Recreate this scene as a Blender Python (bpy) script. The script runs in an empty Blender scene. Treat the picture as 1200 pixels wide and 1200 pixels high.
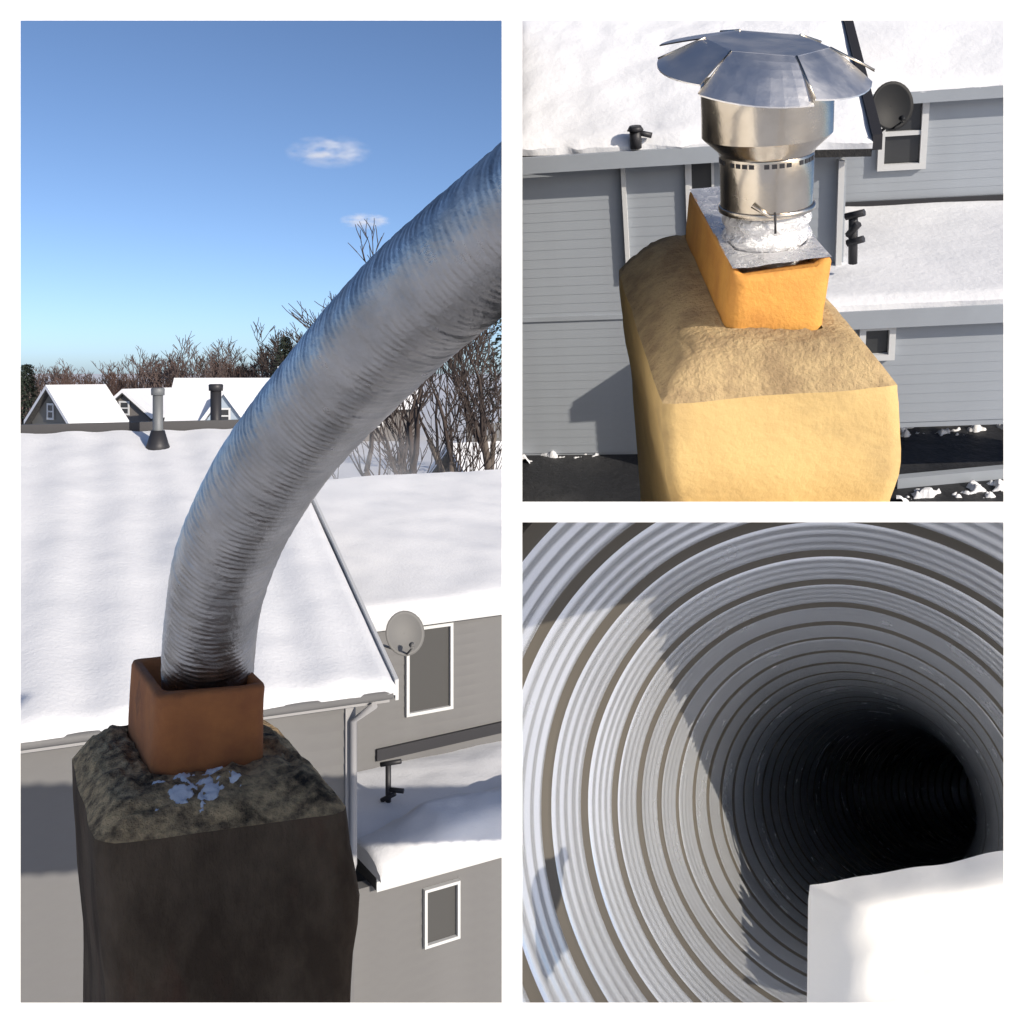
import bpy, bmesh, math, random
from mathutils import Vector, Matrix, noise

sc = bpy.context.scene
COL = sc.collection
RAD = math.radians

# ------------------------------------------------------------------ camera, sky, sun, exposure
CAM = Vector((0.0, 0.0, 8.0))
F, CX, HY = 1200.0, 600.0, 437.0          # focal length, principal column, horizon row (photo pixels)
cam_d = bpy.data.cameras.new('camera')
cam_d.sensor_width = 36.0
cam_d.lens = 36.0
cam_d.shift_y = -(600.0 - HY) / 1200.0
cam_d.clip_start = 0.05
cam_d.clip_end = 9000.0
cam = bpy.data.objects.new('camera', cam_d)
cam.location = CAM
cam.rotation_euler = (RAD(90), 0, 0)
COL.objects.link(cam)
sc.camera = cam

SUN = Vector((0.64, -0.70, 0.32)).normalized()
world = bpy.data.worlds.new('World')
sc.world = world
world.use_nodes = True
wn = world.node_tree
bg = wn.nodes['Background']
sky = wn.nodes.new('ShaderNodeTexSky')
sky.sky_type = 'NISHITA'
sky.sun_disc = False
sky.sun_elevation = math.asin(SUN.z)
sky.sun_rotation = math.atan2(SUN.x, SUN.y)
sky.air_density = 0.48
sky.dust_density = 0.7
sky.ozone_density = 2.2
wn.links.new(sky.outputs[0], bg.inputs[0])
bg.inputs[1].default_value = 0.13
sd = bpy.data.lights.new('sun', 'SUN')
sd.energy = 4.2
sd.angle = RAD(0.5)
sd.color = (1.0, 0.90, 0.76)
so = bpy.data.objects.new('sun', sd)
so.location = CAM + SUN * 60
so.rotation_euler = SUN.to_track_quat('Z', 'Y').to_euler()
COL.objects.link(so)
sc.view_settings.view_transform = 'Standard'
sc.view_settings.look = 'None'
sc.view_settings.exposure = 0.25
sc.view_settings.gamma = 1.0
sc.view_settings.use_curve_mapping = False
sc.render.engine = 'CYCLES'
sc.cycles.use_denoising = True
sc.cycles.max_bounces = 14
sc.cycles.glossy_bounces = 14
sc.cycles.volume_bounces = 8

# ------------------------------------------------------------------ views: where a pixel lies in a bay's own upright frame
class View:
    def __init__(self, heading, tilt, unit):
        self.R = Matrix.Rotation(-RAD(heading), 3, 'Z') @ Matrix.Rotation(RAD(tilt), 3, 'X')
        self.Ri = self.R.transposed()
        self.M = Matrix.Translation(CAM) @ self.R.to_4x4()
        self.u = unit
    def ray(self, px, py):
        return self.Ri @ Vector(((px - CX) / F, 1.0, (HY - py) / F))
    def at(self, px, py, y):               # local point at local depth y (in metres times unit)
        d = self.ray(px, py)
        return d * (y * self.u / d.y)
    def flat(self, px, py, dz):            # local point on the horizontal plane dz below the camera
        d = self.ray(px, py)
        return d * (-dz * self.u / d.z)
    def on(self, px, py, p, n):            # local point on the plane through p with normal n
        d = self.ray(px, py)
        return d * (p.dot(n) / d.dot(n))
L = View(0, 0, 1.0)
T = View(13.6, 24.0, 0.23)

# ------------------------------------------------------------------ mesh helper
class MB:
    def __init__(self):
        self.v, self.f, self.sm = [], [], []
    def quad(self, ids, smooth=False):
        self.f.append(tuple(ids)); self.sm.append(smooth)
    def hexa(self, lo, hi):                # lo, hi: two loops with equal vertex count
        b = len(self.v); n = len(lo)
        self.v += [Vector(p) for p in lo] + [Vector(p) for p in hi]
        self.quad(range(b + n - 1, b - 1, -1)); self.quad(range(b + n, b + 2 * n))
        for i in range(n):
            j = (i + 1) % n
            self.quad((b + i, b + j, b + n + j, b + n + i))
        return self
    def box(self, c, u, v, w):             # centre and three half-axis vectors
        c, u, v, w = map(Vector, (c, u, v, w))
        lo = [c - u - v - w, c + u - v - w, c + u + v - w, c - u + v - w]
        hi = [p + 2 * w for p in lo]
        if u.cross(v).dot(w) < 0:
            lo.reverse(); hi.reverse()
        return self.hexa(lo, hi)
    def loops(self, loops, smooth=True, cap0=False, cap1=False, closed=True):
        b = len(self.v); n = len(loops[0])
        for lp in loops:
            self.v += [Vector(p) for p in lp]
        for k in range(len(loops) - 1):
            for i in range(n if closed else n - 1):
                j = (i + 1) % n
                a = b + k * n
                self.quad((a + i, a + j, a + n + j, a + n + i), smooth)
        if cap0: self.quad(range(b + n - 1, b - 1, -1))
        if cap1:
            a = b + (len(loops) - 1) * n
            self.quad(range(a, a + n))
        return self
    def tube(self, pts, rads, n=8, caps=True, smooth=True):
        pts = [Vector(p) for p in pts]
        lps = []
        t0 = (pts[1] - pts[0]).normalized()
        ref = Vector((0, 0, 1)) if abs(t0.z) < 0.9 else Vector((1, 0, 0))
        a = t0.cross(ref).normalized()
        for i, p in enumerate(pts):
            t = (pts[min(i + 1, len(pts) - 1)] - pts[max(i - 1, 0)]).normalized()
            a = (a - t * a.dot(t)).normalized()
            c = t.cross(a)
            r = rads[i] if hasattr(rads, '__len__') else rads
            lps.append([p + (a * math.cos(2 * math.pi * k / n) + c * math.sin(2 * math.pi * k / n)) * r for k in range(n)])
        return self.loops(lps, smooth, caps, caps)
    def mesh(self, name):
        m = bpy.data.meshes.new(name)
        m.from_pydata([tuple(p) for p in self.v], [], self.f)
        m.polygons.foreach_set('use_smooth', self.sm)
        m.update()
        return m
    def build(self, name, mat, parent=None, view=None, bevel=0, fix=False):
        m = self.mesh(name)
        if fix:
            bm = bmesh.new(); bm.from_mesh(m)
            bmesh.ops.recalc_face_normals(bm, faces=bm.faces)
            bm.to_mesh(m); bm.free()
        if mat: m.materials.append(mat)
        o = bpy.data.objects.new(name, m)
        COL.objects.link(o)
        if parent is not None: o.parent = parent
        elif view is not None: o.matrix_world = view.M
        if bevel:
            md = o.modifiers.new('bevel', 'BEVEL'); md.width = bevel; md.segments = 2; md.limit_method = 'ANGLE'
        return o

def tag(o, label=None, cat=None, group=None, kind=None):
    if label: o['label'] = label
    if cat: o['category'] = cat
    if group: o['group'] = group
    if kind: o['kind'] = kind
    return o
def empty(name, view, label, cat, group=None):
    o = bpy.data.objects.new(name, None)
    o.empty_display_size = 0.1
    COL.objects.link(o)
    o.matrix_world = view.M
    return tag(o, label, cat, group)
def copy_obj(o, parent=None, loc=None):
    c = o.copy(); COL.objects.link(c)
    if parent is not None: c.parent = parent
    if loc is not None: c.location = loc
    return c
def fbm(p, s, o=4):
    return noise.fractal(Vector(p) * s, 0.9, 2.0, o)

# ------------------------------------------------------------------ materials
def mat(name, col, rough=0.7, metal=0.0, col2=None, scale=8.0, detail=6.0, lo=0.35, hi=0.65, bump=0.0, bscale=None,
        rvar=0.0, spec=0.4, stretch=None, col3=None, scale3=3.0, lo3=0.5, hi3=0.7, sss=0.0):
    m = bpy.data.materials.new(name); m.use_nodes = True
    nt = m.node_tree; N = nt.nodes; K = nt.links
    b = N['Principled BSDF']
    b.inputs['Base Color'].default_value = (*col, 1)
    b.inputs['Roughness'].default_value = rough
    b.inputs['Metallic'].default_value = metal
    b.inputs['Specular IOR Level'].default_value = spec
    tc = N.new('ShaderNodeTexCoord')
    src = tc.outputs['Object']
    if stretch:
        mp = N.new('ShaderNodeMapping'); mp.inputs['Scale'].default_value = stretch
        K.new(src, mp.inputs[0]); src = mp.outputs[0]
    def nz(s, d):
        n = N.new('ShaderNodeTexNoise'); n.inputs['Scale'].default_value = s; n.inputs['Detail'].default_value = d
        n.inputs['Roughness'].default_value = 0.62
        K.new(src, n.inputs['Vector']); return n
    def ramp(n, a, c):
        r = N.new('ShaderNodeMapRange'); r.inputs[1].default_value = a; r.inputs[2].default_value = c
        K.new(n.outputs[0], r.inputs[0]); return r
    cur = None
    def mix(fac, a, c):
        x = N.new('ShaderNodeMix'); x.data_type = 'RGBA'
        K.new(fac.outputs[0], x.inputs[0])
        if isinstance(a, tuple): x.inputs[6].default_value = (*a, 1)
        else: K.new(a, x.inputs[6])
        x.inputs[7].default_value = (*c, 1)
        return x.outputs[2]
    if col2:
        cur = mix(ramp(nz(scale, detail), lo, hi), col, col2)
    if col3:
        cur = mix(ramp(nz(scale3, detail), lo3, hi3), cur if cur else col, col3)
    if cur: K.new(cur, b.inputs['Base Color'])
    if rvar:
        r = N.new('ShaderNodeMapRange'); r.inputs[1].default_value = 0.3; r.inputs[2].default_value = 0.7
        r.inputs[3].default_value = max(0.02, rough - rvar); r.inputs[4].default_value = min(1, rough + rvar)
        K.new(nz(scale * 1.7, 5).outputs[0], r.inputs[0]); K.new(r.outputs[0], b.inputs['Roughness'])
    if bump:
        bp = N.new('ShaderNodeBump'); bp.inputs['Strength'].default_value = bump; bp.inputs['Distance'].default_value = 0.01
        K.new(nz(bscale or scale * 4, 8).outputs[0], bp.inputs['Height']); K.new(bp.outputs[0], b.inputs['Normal'])
    return m
M = {}
M['white'] = mat('white_paint', (0.86, 0.86, 0.85), 0.6, bump=0.02, bscale=60)
M['bounce_stop'] = mat('bounce_stop_dark', (0.035, 0.035, 0.037), 0.95)  # dark so the unseen divider throws no bounce light on the golden chimney
M['snow'] = mat('snow', (0.76, 0.77, 0.80), 0.75, col2=(0.70, 0.715, 0.75), scale=1.6, lo=0.4, hi=0.7, bump=0.45, bscale=30, spec=0.2)
M['snow_t'] = mat('snow_fine', (0.76, 0.77, 0.80), 0.75, col2=(0.70, 0.715, 0.75), scale=5, lo=0.4, hi=0.7, bump=0.2, bscale=70, spec=0.2)
M['stucco_dark'] = mat('weathered_stucco', (0.062, 0.045, 0.032), 0.95, col2=(0.125, 0.094, 0.066), scale=5, lo=0.40, hi=0.62, bump=0.9, bscale=55, spec=0.1,
                       stretch=(1, 1, 0.45), col3=(0.10, 0.05, 0.035), scale3=3.5, lo3=0.55, hi3=0.75)
M['moss'] = mat('mossy_mortar', (0.17, 0.12, 0.075), 0.95, col2=(0.68, 0.48, 0.26), scale=30, lo=0.34, hi=0.62, bump=1.0, bscale=110, spec=0.1,
                col3=(0.045, 0.036, 0.028), scale3=9, lo3=0.54, hi3=0.68)
M['terracotta_dark'] = mat('weathered_terracotta', (0.50, 0.19, 0.065), 0.8, col2=(0.38, 0.14, 0.055), scale=9, bump=0.35, bscale=70, spec=0.25,
                           col3=(0.10, 0.055, 0.04), scale3=4, lo3=0.58, hi3=0.75)
M['stucco_gold'] = mat('golden_stucco', (0.66, 0.48, 0.22), 0.95, col2=(0.55, 0.39, 0.18), scale=7, lo=0.35, hi=0.68, bump=0.22, bscale=150, spec=0.1,
                       col3=(0.42, 0.30, 0.15), scale3=13, lo3=0.52, hi3=0.74)
M['mortar_gold'] = mat('rough_golden_mortar', (0.54, 0.40, 0.22), 0.95, col2=(0.36, 0.26, 0.15), scale=45, lo=0.42, hi=0.66, bump=0.6, bscale=260, spec=0.1)
M['terracotta'] = mat('terracotta', (0.74, 0.37, 0.085), 0.75, col2=(0.60, 0.27, 0.065), scale=30, bump=0.25, bscale=240, spec=0.3)
M['siding'] = mat('vinyl_siding', (0.155, 0.155, 0.158), 0.6, col2=(0.135, 0.135, 0.138), scale=1.2, spec=0.3, stretch=(1, 1, 2))
M['siding_t'] = mat('vinyl_siding_blue_grey', (0.32, 0.352, 0.395), 0.55, col2=(0.275, 0.30, 0.335), scale=4, spec=0.35)
M['trim'] = mat('white_trim', (0.55, 0.56, 0.57), 0.5)
M['trim_grey'] = mat('grey_trim', (0.30, 0.30, 0.31), 0.5)
M['shingle'] = mat('dark_shingle', (0.035, 0.035, 0.038), 0.9, col2=(0.06, 0.058, 0.055), scale=8, bump=0.5, bscale=60)
M['dark'] = mat('dark_metal', (0.035, 0.035, 0.04), 0.5, metal=0.3)
M['glass'] = mat('window_glass', (0.035, 0.037, 0.04), 0.12, spec=0.5)
M['screen'] = mat('insect_screen', (0.065, 0.065, 0.065), 0.7, spec=0.3)
M['hose'] = mat('aluminium_foil_duct', (0.54, 0.53, 0.52), 0.38, metal=1.0, col2=(0.40, 0.395, 0.39), scale=7, rvar=0.13, bump=0.5, bscale=30)
M['duct'] = mat('satin_aluminium', (0.92, 0.95, 1.0), 0.24, metal=0.74, col2=(0.88, 0.91, 0.96), scale=6, rvar=0.05, bump=0.0, bscale=40)
M['seam'] = mat('dark_groove', (0.10, 0.09, 0.075), 0.5, metal=0.3)
M['steel'] = mat('galvanised_steel', (0.66, 0.60, 0.51), 0.22, metal=1.0, col2=(0.52, 0.46, 0.38), scale=26, rvar=0.08, bump=0.06, bscale=50)
M['hood'] = mat('hood_steel', (0.86, 0.85, 0.84), 0.40, metal=1.0, rvar=0.08, scale=20, bump=0.05, bscale=50)
M['foil'] = mat('crumpled_foil', (0.86, 0.86, 0.87), 0.30, metal=0.72, rvar=0.1, scale=30, bump=0.9, bscale=70)
M['grey_pipe'] = mat('grey_pipe', (0.16, 0.17, 0.18), 0.6, metal=0.3)
M['dish'] = mat('dish_grey', (0.14, 0.14, 0.14), 0.6)
M['dish_dark'] = mat('dish_dark', (0.018, 0.019, 0.021), 0.55, spec=0.2)
M['bark'] = mat('bark', (0.075, 0.06, 0.052), 0.9, col2=(0.12, 0.10, 0.085), scale=3, bump=0.5, bscale=20)
M['twig'] = mat('twig', (0.10, 0.062, 0.052), 0.9)
M['twig_red'] = mat('twig_reddish', (0.115, 0.085, 0.078), 0.9)
M['twig_dark'] = mat('twig_dark', (0.055, 0.042, 0.038), 0.9)
M['needle'] = mat('needles', (0.022, 0.032, 0.022), 0.9)
M['house_grey'] = mat('house_grey_siding', (0.16, 0.155, 0.14), 0.7)
M['house_blue'] = mat('house_blue_siding', (0.30, 0.36, 0.43), 0.7)
M['house_tan'] = mat('house_tan_siding', (0.14, 0.13, 0.125), 0.7)
M['fence'] = mat('fence_wood', (0.15, 0.145, 0.14), 0.85)
M['asphalt'] = mat('wet_asphalt', (0.022, 0.023, 0.026), 0.55, col2=(0.05, 0.05, 0.052), scale=6, lo=0.5, hi=0.75, bump=0.4, bscale=60)
M['paper'] = mat('white_cloth', (0.88, 0.87, 0.84), 0.9, bump=0.1, bscale=20)

# ------------------------------------------------------------------ ground
g = MB(); g.v = [Vector(p) for p in ((-4000, -200, 0), (4000, -200, 0), (4000, 6000, 0), (-4000, 6000, 0))]; g.quad((0, 1, 2, 3))
go = g.build('ground', M['snow']); go.location = (0, 0, 2.0); tag(go, kind='structure')

# ------------------------------------------------------------------ the white three-bay display frame
def pxp(px, py, y):
    return Vector(((px - CX) / F * y, y, (HY - py) / F * y)) + CAM
frame_e = bpy.data.objects.new('display_frame', None); COL.objects.link(frame_e); frame_e.location = (0, 0.5, 7.6)
tag(frame_e, 'white three-bay display frame enclosing the two chimneys and the duct', 'frame')
def panel(name, r0, r1, y0, y1, mt='white'):
    m = MB()
    lo = [pxp(r0[0], r0[1], y0), pxp(r0[2], r0[1], y0), pxp(r0[2], r0[3], y0), pxp(r0[0], r0[3], y0)]
    hi = [pxp(r1[0], r1[1], y1), pxp(r1[2], r1[1], y1), pxp(r1[2], r1[3], y1), pxp(r1[0], r1[3], y1)]
    o = m.hexa(lo, hi).build(name, M[mt], fix=True)
    o.parent = frame_e; o.matrix_parent_inverse = Matrix.Translation(-frame_e.location)
    return o
panel('side_panel', (-40, -40, 24, 1240), (-40, -40, 22, 1240), 0.45, 0.462)
panel('side_panel', (1176, -40, 1208, 1240), (1178, -40, 1208, 1240), 0.45, 0.462)
panel('top_panel', (24, -40, 1176, 24), (24, -40, 1176, 22), 0.45, 0.462)
panel('bottom_panel', (24, 1175, 1176, 1240), (24, 1177, 1176, 1240), 0.45, 0.462)
panel('divider', (588, 24, 612, 1175), (597, 24, 603, 1175), 0.45, 0.7)
panel('divider', (597, 24, 603, 3400), (599, 24, 601, 3400), 0.7, 2.3, 'bounce_stop')  # unseen rear part, extended low to shade the left chimney, dark against bounce
panel('shelf', (612, 588, 1176, 612), (612, 597, 1176, 603), 0.45, 1.5, 'white')

# ------------------------------------------------------------------ chimneys
def chimney(V, label, corners, sections, tile_base, tile_top, mats, rough, seed, rim_wave=0.0, stand=None, edge_r=0.06):
    """corners: fl, fr, br, bl of the crown edge (local). sections: (drop, scale, shift_u, shift_v)."""
    e = empty('chimney', V, label, 'chimney')
    fl, fr, br, bl = corners
    U = V.u
    def rect(c4, n, rad):                                      # rounded rectangle through four corners
        pts = []
        per = n // 4
        for k in range(4):
            a, b_ = c4[k], c4[(k + 1) % 4]
            for i in range(per):
                s = i / per
                pts.append(a.lerp(b_, s))
        cen = sum(c4, Vector()) / 4
        out = []
        for p in pts:                                          # pull the corners in a little
            dmin = min((p - c).length for c in c4)
            k = max(0.0, 1 - dmin / rad)
            out.append(p + (cen - p).normalized() * (k * k * rad * 0.42))
        return out
    cen = sum(corners, Vector()) / 4
    uu = (fr - fl).normalized(); vv = (bl - fl).normalized()
    lps = []
    nseg, lev = 64, 46
    for k in range(lev + 1):
        d = sections[-1][0] * (k / lev) ** 1.25
        for a, b_ in zip(sections, sections[1:]):
            if a[0] <= d <= b_[0] + 1e-9:
                t = (d - a[0]) / (b_[0] - a[0]); t2 = t * t * (3 - 2 * t)
                sca = a[1] + (b_[1] - a[1]) * t2; su = a[2] + (b_[2] - a[2]) * t2; sv = a[3] + (b_[3] - a[3]) * t2
                break
        c4 = [cen + (c - cen) * sca + uu * su * U + vv * sv * U for c in corners]
        lp = [p - Vector((0, 0, d * U)) for p in rect(c4, nseg, edge_r * U)]
        lp = [p + (p - cen).normalized() * fbm(p / U + Vector((seed, 0, 0)), 5.0) * 0.008 * U for p in lp]
        lps.append(lp)
    lps = lps[::-1]
    st = MB().loops(lps, True).build('stack', mats[0], e)
    if stand:
        bm = bmesh.new(); bm.from_mesh(st.data)
        bmesh.ops.bisect_plane(bm, geom=bm.verts[:] + bm.edges[:] + bm.faces[:], plane_co=stand[0], plane_no=stand[1], clear_outer=True)
        bm.to_mesh(st.data); bm.free()
    # crown: sloping mortar from the edge up to the tile
    top = lps[-1]
    n_in = 18
    tb = rect(tile_base, nseg, 0.02 * U)
    cl = []
    for k in range(n_in + 1):
        t = k / n_in
        lp = []
        for a, b_ in zip(top, tb):
            p = a.lerp(b_, t)
            p = p + Vector((0, 0, 0.035 * U * math.sin(math.pi * t)))
            if 0 < k:
                amp = min(1, k / 3)
                p = p + Vector((0, 0, (fbm(p / U + Vector((seed, 3, 0)), 14.0, 5) * 0.6 + abs(fbm(p / U, 34.0, 3)) * 0.8) * rough * U * amp))
            lp.append(p)
        cl.append(lp)
    crown = MB().loops(cl, True).build('crown', mats[1], e)
    # flue tile, a rounded rectangular sleeve
    th = 0.035 * U
    tc = sum(tile_top, Vector()) / 4; bc = sum(tile_base, Vector()) / 4
    def ring(c4, inset, rad):
        c = sum(c4, Vector()) / 4
        cc = [p + (c - p).normalized() * inset * 1.35 for p in c4]
        out = []
        for k in range(4):
            p = cc[k]; a = (cc[k - 1] - p).normalized(); b_ = (cc[(k + 1) % 4] - p).normalized()
            r = rad
            q0, q1 = p + a * r, p + b_ * r
            for i in range(7):
                s = i / 6
                out.append(q0.lerp(p, s).lerp(p.lerp(q1, s), s))
        return out
    drop = Vector((0, 0, 0.08 * U))
    w = Vector((0, 0, 1))
    def wave(lp):
        return [p + w * rim_wave * U * (math.sin(i * 0.72 + 1.0) - 0.4) for i, p in enumerate(lp)]
    rb = 0.05 * U
    bt = [p - drop for p in tile_base]
    L5 = [ring(bt, 0, rb)]
    for s in (0.2, 0.4, 0.6, 0.8, 0.95):
        L5.append(ring([a.lerp(b_, s) for a, b_ in zip(tile_base, tile_top)], 0, rb))
    L5.append([p for p in wave(ring(tile_top, 0.004 * U, rb))])
    L5.append([p + w * 0.003 * U for p in wave(ring(tile_top, 0.014 * U, rb))])
    L5.append([p for p in wave(ring(tile_top, th, rb * 0.7))])
    L5.append([p - w * 0.30 * U for p in ring(tile_top, th, rb * 0.7)])
    L5 = [[p + Vector((noise.noise(p / U * 9), noise.noise(p / U * 9 + Vector((5, 0, 0))), noise.noise(p / U * 26 + Vector((0, 9, 0))) * (1.3 if i in (6, 7, 8) else 0.3))) * 0.0045 * U for p in lp] for i, lp in enumerate(L5)]
    MB().loops(L5, True).build('flue_tile', mats[2], e)
    return e, crown

# left bay: dark, moss-grown chimney
dzC = 1.152
fl, fr, bl = L.flat(113, 992, dzC), L.flat(413, 952, dzC), L.flat(81, 884, dzC)
br = fr + bl - fl
dzt, dzb = 0.868, 1.085
tfl, tfr, tbl = L.flat(184, 818, dzt), L.flat(315, 804, dzt), L.flat(151, 772, dzt)
tile_top = [tfl, tfr, tfr + tbl - tfl, tbl]
bb = [L.flat(178, 913, dzb), L.flat(312, 893, dzb)]
bb = [bb[0], bb[1], bb[1] + (tbl - tfl), bb[0] + (tbl - tfl)]
_, crown_l = chimney(L, 'dark moss-grown stucco chimney with the flexible silver duct in its clay flue', [fl, fr, br, bl],
        [(0, 1, 0, 0), (0.10, 1.005, 0.006, 0), (0.24, 1.03, 0.022, 0), (0.46, 0.975, 0.022, 0), (1.2, 0.93, 0.02, 0), (5.0, 0.93, 0.02, 0)],
        bb, tile_top, (M['stucco_dark'], M['moss'], M['terracotta_dark']), 0.022, 1.3)
# thin ragged melting snow
from mathutils.bvhtree import BVHTree
def ragged_snow(nu, nv, pos, mask, lift):
    m = MB(); idx = {}
    def vert(i, j):
        if (i, j) not in idx:
            p = pos(i / nu, j / nv)
            k = mask(i / nu, j / nv, p)
            idx[(i, j)] = len(m.v); m.v.append(p + Vector((0, 0, lift * (min(1, max(0, k) * 4) * 1.4 - 0.4))))
        return idx[(i, j)]
    for i in range(nu):
        for j in range(nv):
            q = pos((i + .5) / nu, (j + .5) / nv)
            if mask((i + .5) / nu, (j + .5) / nv, q) > 0: m.quad((vert(i, j), vert(i + 1, j), vert(i + 1, j + 1), vert(i, j + 1)), True)
    return m
bv = BVHTree.FromPolygons([v.co.copy() for v in crown_l.data.vertices], [tuple(p.vertices) for p in crown_l.data.polygons])
s0, s1, s2 = L.flat(176, 974, dzC - 0.03), L.flat(318, 944, dzC - 0.03), L.flat(168, 926, dzC - 0.03)
def on_crown(a, b_):
    p = s0 + (s1 - s0) * a + (s2 - s0) * b_
    h = bv.ray_cast(Vector((p.x, p.y, 0)), Vector((0, 0, -1)))
    return h[0] if h[0] else p - Vector((0, 0, 1))
tag(ragged_snow(90, 60, on_crown, lambda a, b_, p: fbm(Vector((p.x, p.y, 0.3)), 24, 4) * 0.7 + 0.28 - 1.9 * ((a - .42) ** 2 * 1.3 + (b_ - .45 - (a - .4) * .1) ** 2 * 1.6) - 0.13, 0.008).build('snow_patch', M['snow'], view=L),
    'thin ragged patch of snow on the dark mossy chimney crown', 'snow', kind='stuff')

# flexible duct rising out of the flue and away to the right, into the divider
ctrl = [(246, 905, 3.02), (244, 850, 3.02), (243, 800, 3.00), (247, 740, 2.90), (258, 675, 2.78), (284, 605, 2.65), (325, 538, 2.52), (380, 470, 2.37), (472, 370, 2.14), (588, 274, 1.92), (700, 190, 1.74)]
cp = [L.at(*c) for c in ctrl]
def catmull(cp, step):
    out = []
    for i in range(1, len(cp) - 2):
        p0, p1, p2, p3 = cp[i - 1:i + 3]
        n = max(2, int((p2 - p1).length / step))
        for k in range(n):
            t = k / n
            out.append(0.5 * ((2 * p1) + (p2 - p0) * t + (2 * p0 - 5 * p1 + 4 * p2 - p3) * t * t + (3 * p1 - p0 - 3 * p2 + p3) * t ** 3))
    out.append(cp[-2])
    return out
path = catmull([cp[0] + (cp[0] - cp[1])] + cp + [cp[-1] + (cp[-1] - cp[-2])], 0.0040)
m = MB(); nseg = 72; lps = []
t0 = (path[1] - path[0]).normalized(); a = t0.cross(Vector((0, 1, 0))).normalized()
s = 0.0; R0 = 0.129
for i, p in enumerate(path):
    t = (path[min(i + 1, len(path) - 1)] - path[max(i - 1, 0)]).normalized()
    a = (a - t * a.dot(t)).normalized(); c = t.cross(a)
    if i: s += (p - path[i - 1]).length
    lp = []
    for k in range(nseg):
        ph = 2 * math.pi * k / nseg
        dirv = a * math.cos(ph) + c * math.sin(ph)
        q = dirv * 3.0 + Vector((s * 22, 0, s * 2))
        wob = noise.noise(q * 0.8) * 1.5
        cor = math.sin((s / 0.0175) * 2 * math.pi + wob * 1.6 + ph)      # helical corrugation
        amp = 0.0011 * (0.70 + 1.1 * noise.noise(dirv * 2 + Vector((s * 5, 4, 0))))
        dent = noise.noise(dirv * 1.6 + Vector((s * 3.2, 0, 7))) * 0.0045 + noise.noise(Vector((dirv.x * 1.2, dirv.z * 1.2, s * 38))) * 0.0022
        lp.append(p + dirv * (R0 + amp * cor + dent))
    lps.append(lp)
ob = m.loops(lps, True).build('flexible_duct', M['hose'], view=L)
bm = bmesh.new(); bm.from_mesh(ob.data)
bmesh.ops.bisect_plane(bm, geom=bm.verts[:] + bm.edges[:] + bm.faces[:], plane_co=(-0.002, 0, 0), plane_no=(1, 0, 0), clear_outer=True)
bm.to_mesh(ob.data); bm.free()
tag(ob, 'corrugated silver flexible duct curving up out of the mossy chimney', 'duct')

# ------------------------------------------------------------------ building helpers
def snow_slab(A, B, C, D, th, nu, nv, amp, sc_, ripple=0.0, rip_n=10, up=Vector((0, 0, 1)), over=0.0, seed=0.0, edge=0.25):
    """A B = far edge left to right, D C = near edge left to right; a thick lumpy blanket."""
    m = MB(); b0 = 0
    top = []
    for j in range(nv + 1):
        v = j / nv
        row = []
        for i in range(nu + 1):
            u = i / nu
            p = A.lerp(B, u).lerp(D.lerp(C, u), v)
            e = min(u * (A - B).length, (1 - u) * (A - B).length, (1 - v) * (A - D).length)
            k = min(1.0, e / (th * 1.6)) ; k = math.sqrt(max(0.0, 1 - (1 - k) ** 2))
            h = th * (edge + (1 - edge) * k) + fbm(p + Vector((seed, 0, 0)), sc_) * amp * (0.3 + 0.7 * k)
            h += ripple * math.sin(u * rip_n * 2 * math.pi + 1.2 * noise.noise(p * 0.7)) * (0.5 + 0.5 * v)
            nudge = (D - A).normalized() * (fbm(Vector((u * 9, 3, seed)), 1.3) * amp * 1.5 if j == nv else 0)
            row.append(p + up * h + nudge)
        top.append(row)
    m.loops(top, True, closed=False)
    bot = [[A.lerp(B, i / nu).lerp(D.lerp(C, i / nu), j / nv) for i in range(nu + 1)] for j in (0, nv)]
    def skirt(t, b_):
        s0 = len(m.v); n = len(t)
        m.v += list(t) + list(b_)
        for i in range(n - 1): m.quad((s0 + i, s0 + i + 1, s0 + n + i + 1, s0 + n + i), True)
    skirt(top[0], bot[0]); skirt(top[-1], bot[1])
    skirt([r[0] for r in top], [A.lerp(D, j / nv) for j in range(nv + 1)])
    skirt([r[-1] for r in top], [B.lerp(C, j / nv) for j in range(nv + 1)])
    return m
def slab(A, B, C, D, th):
    up = (B - A).cross(D - A).normalized()
    if up.z < 0: up = -up
    return MB().hexa([D, C, B, A], [p + up * th for p in (D, C, B, A)])
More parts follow.
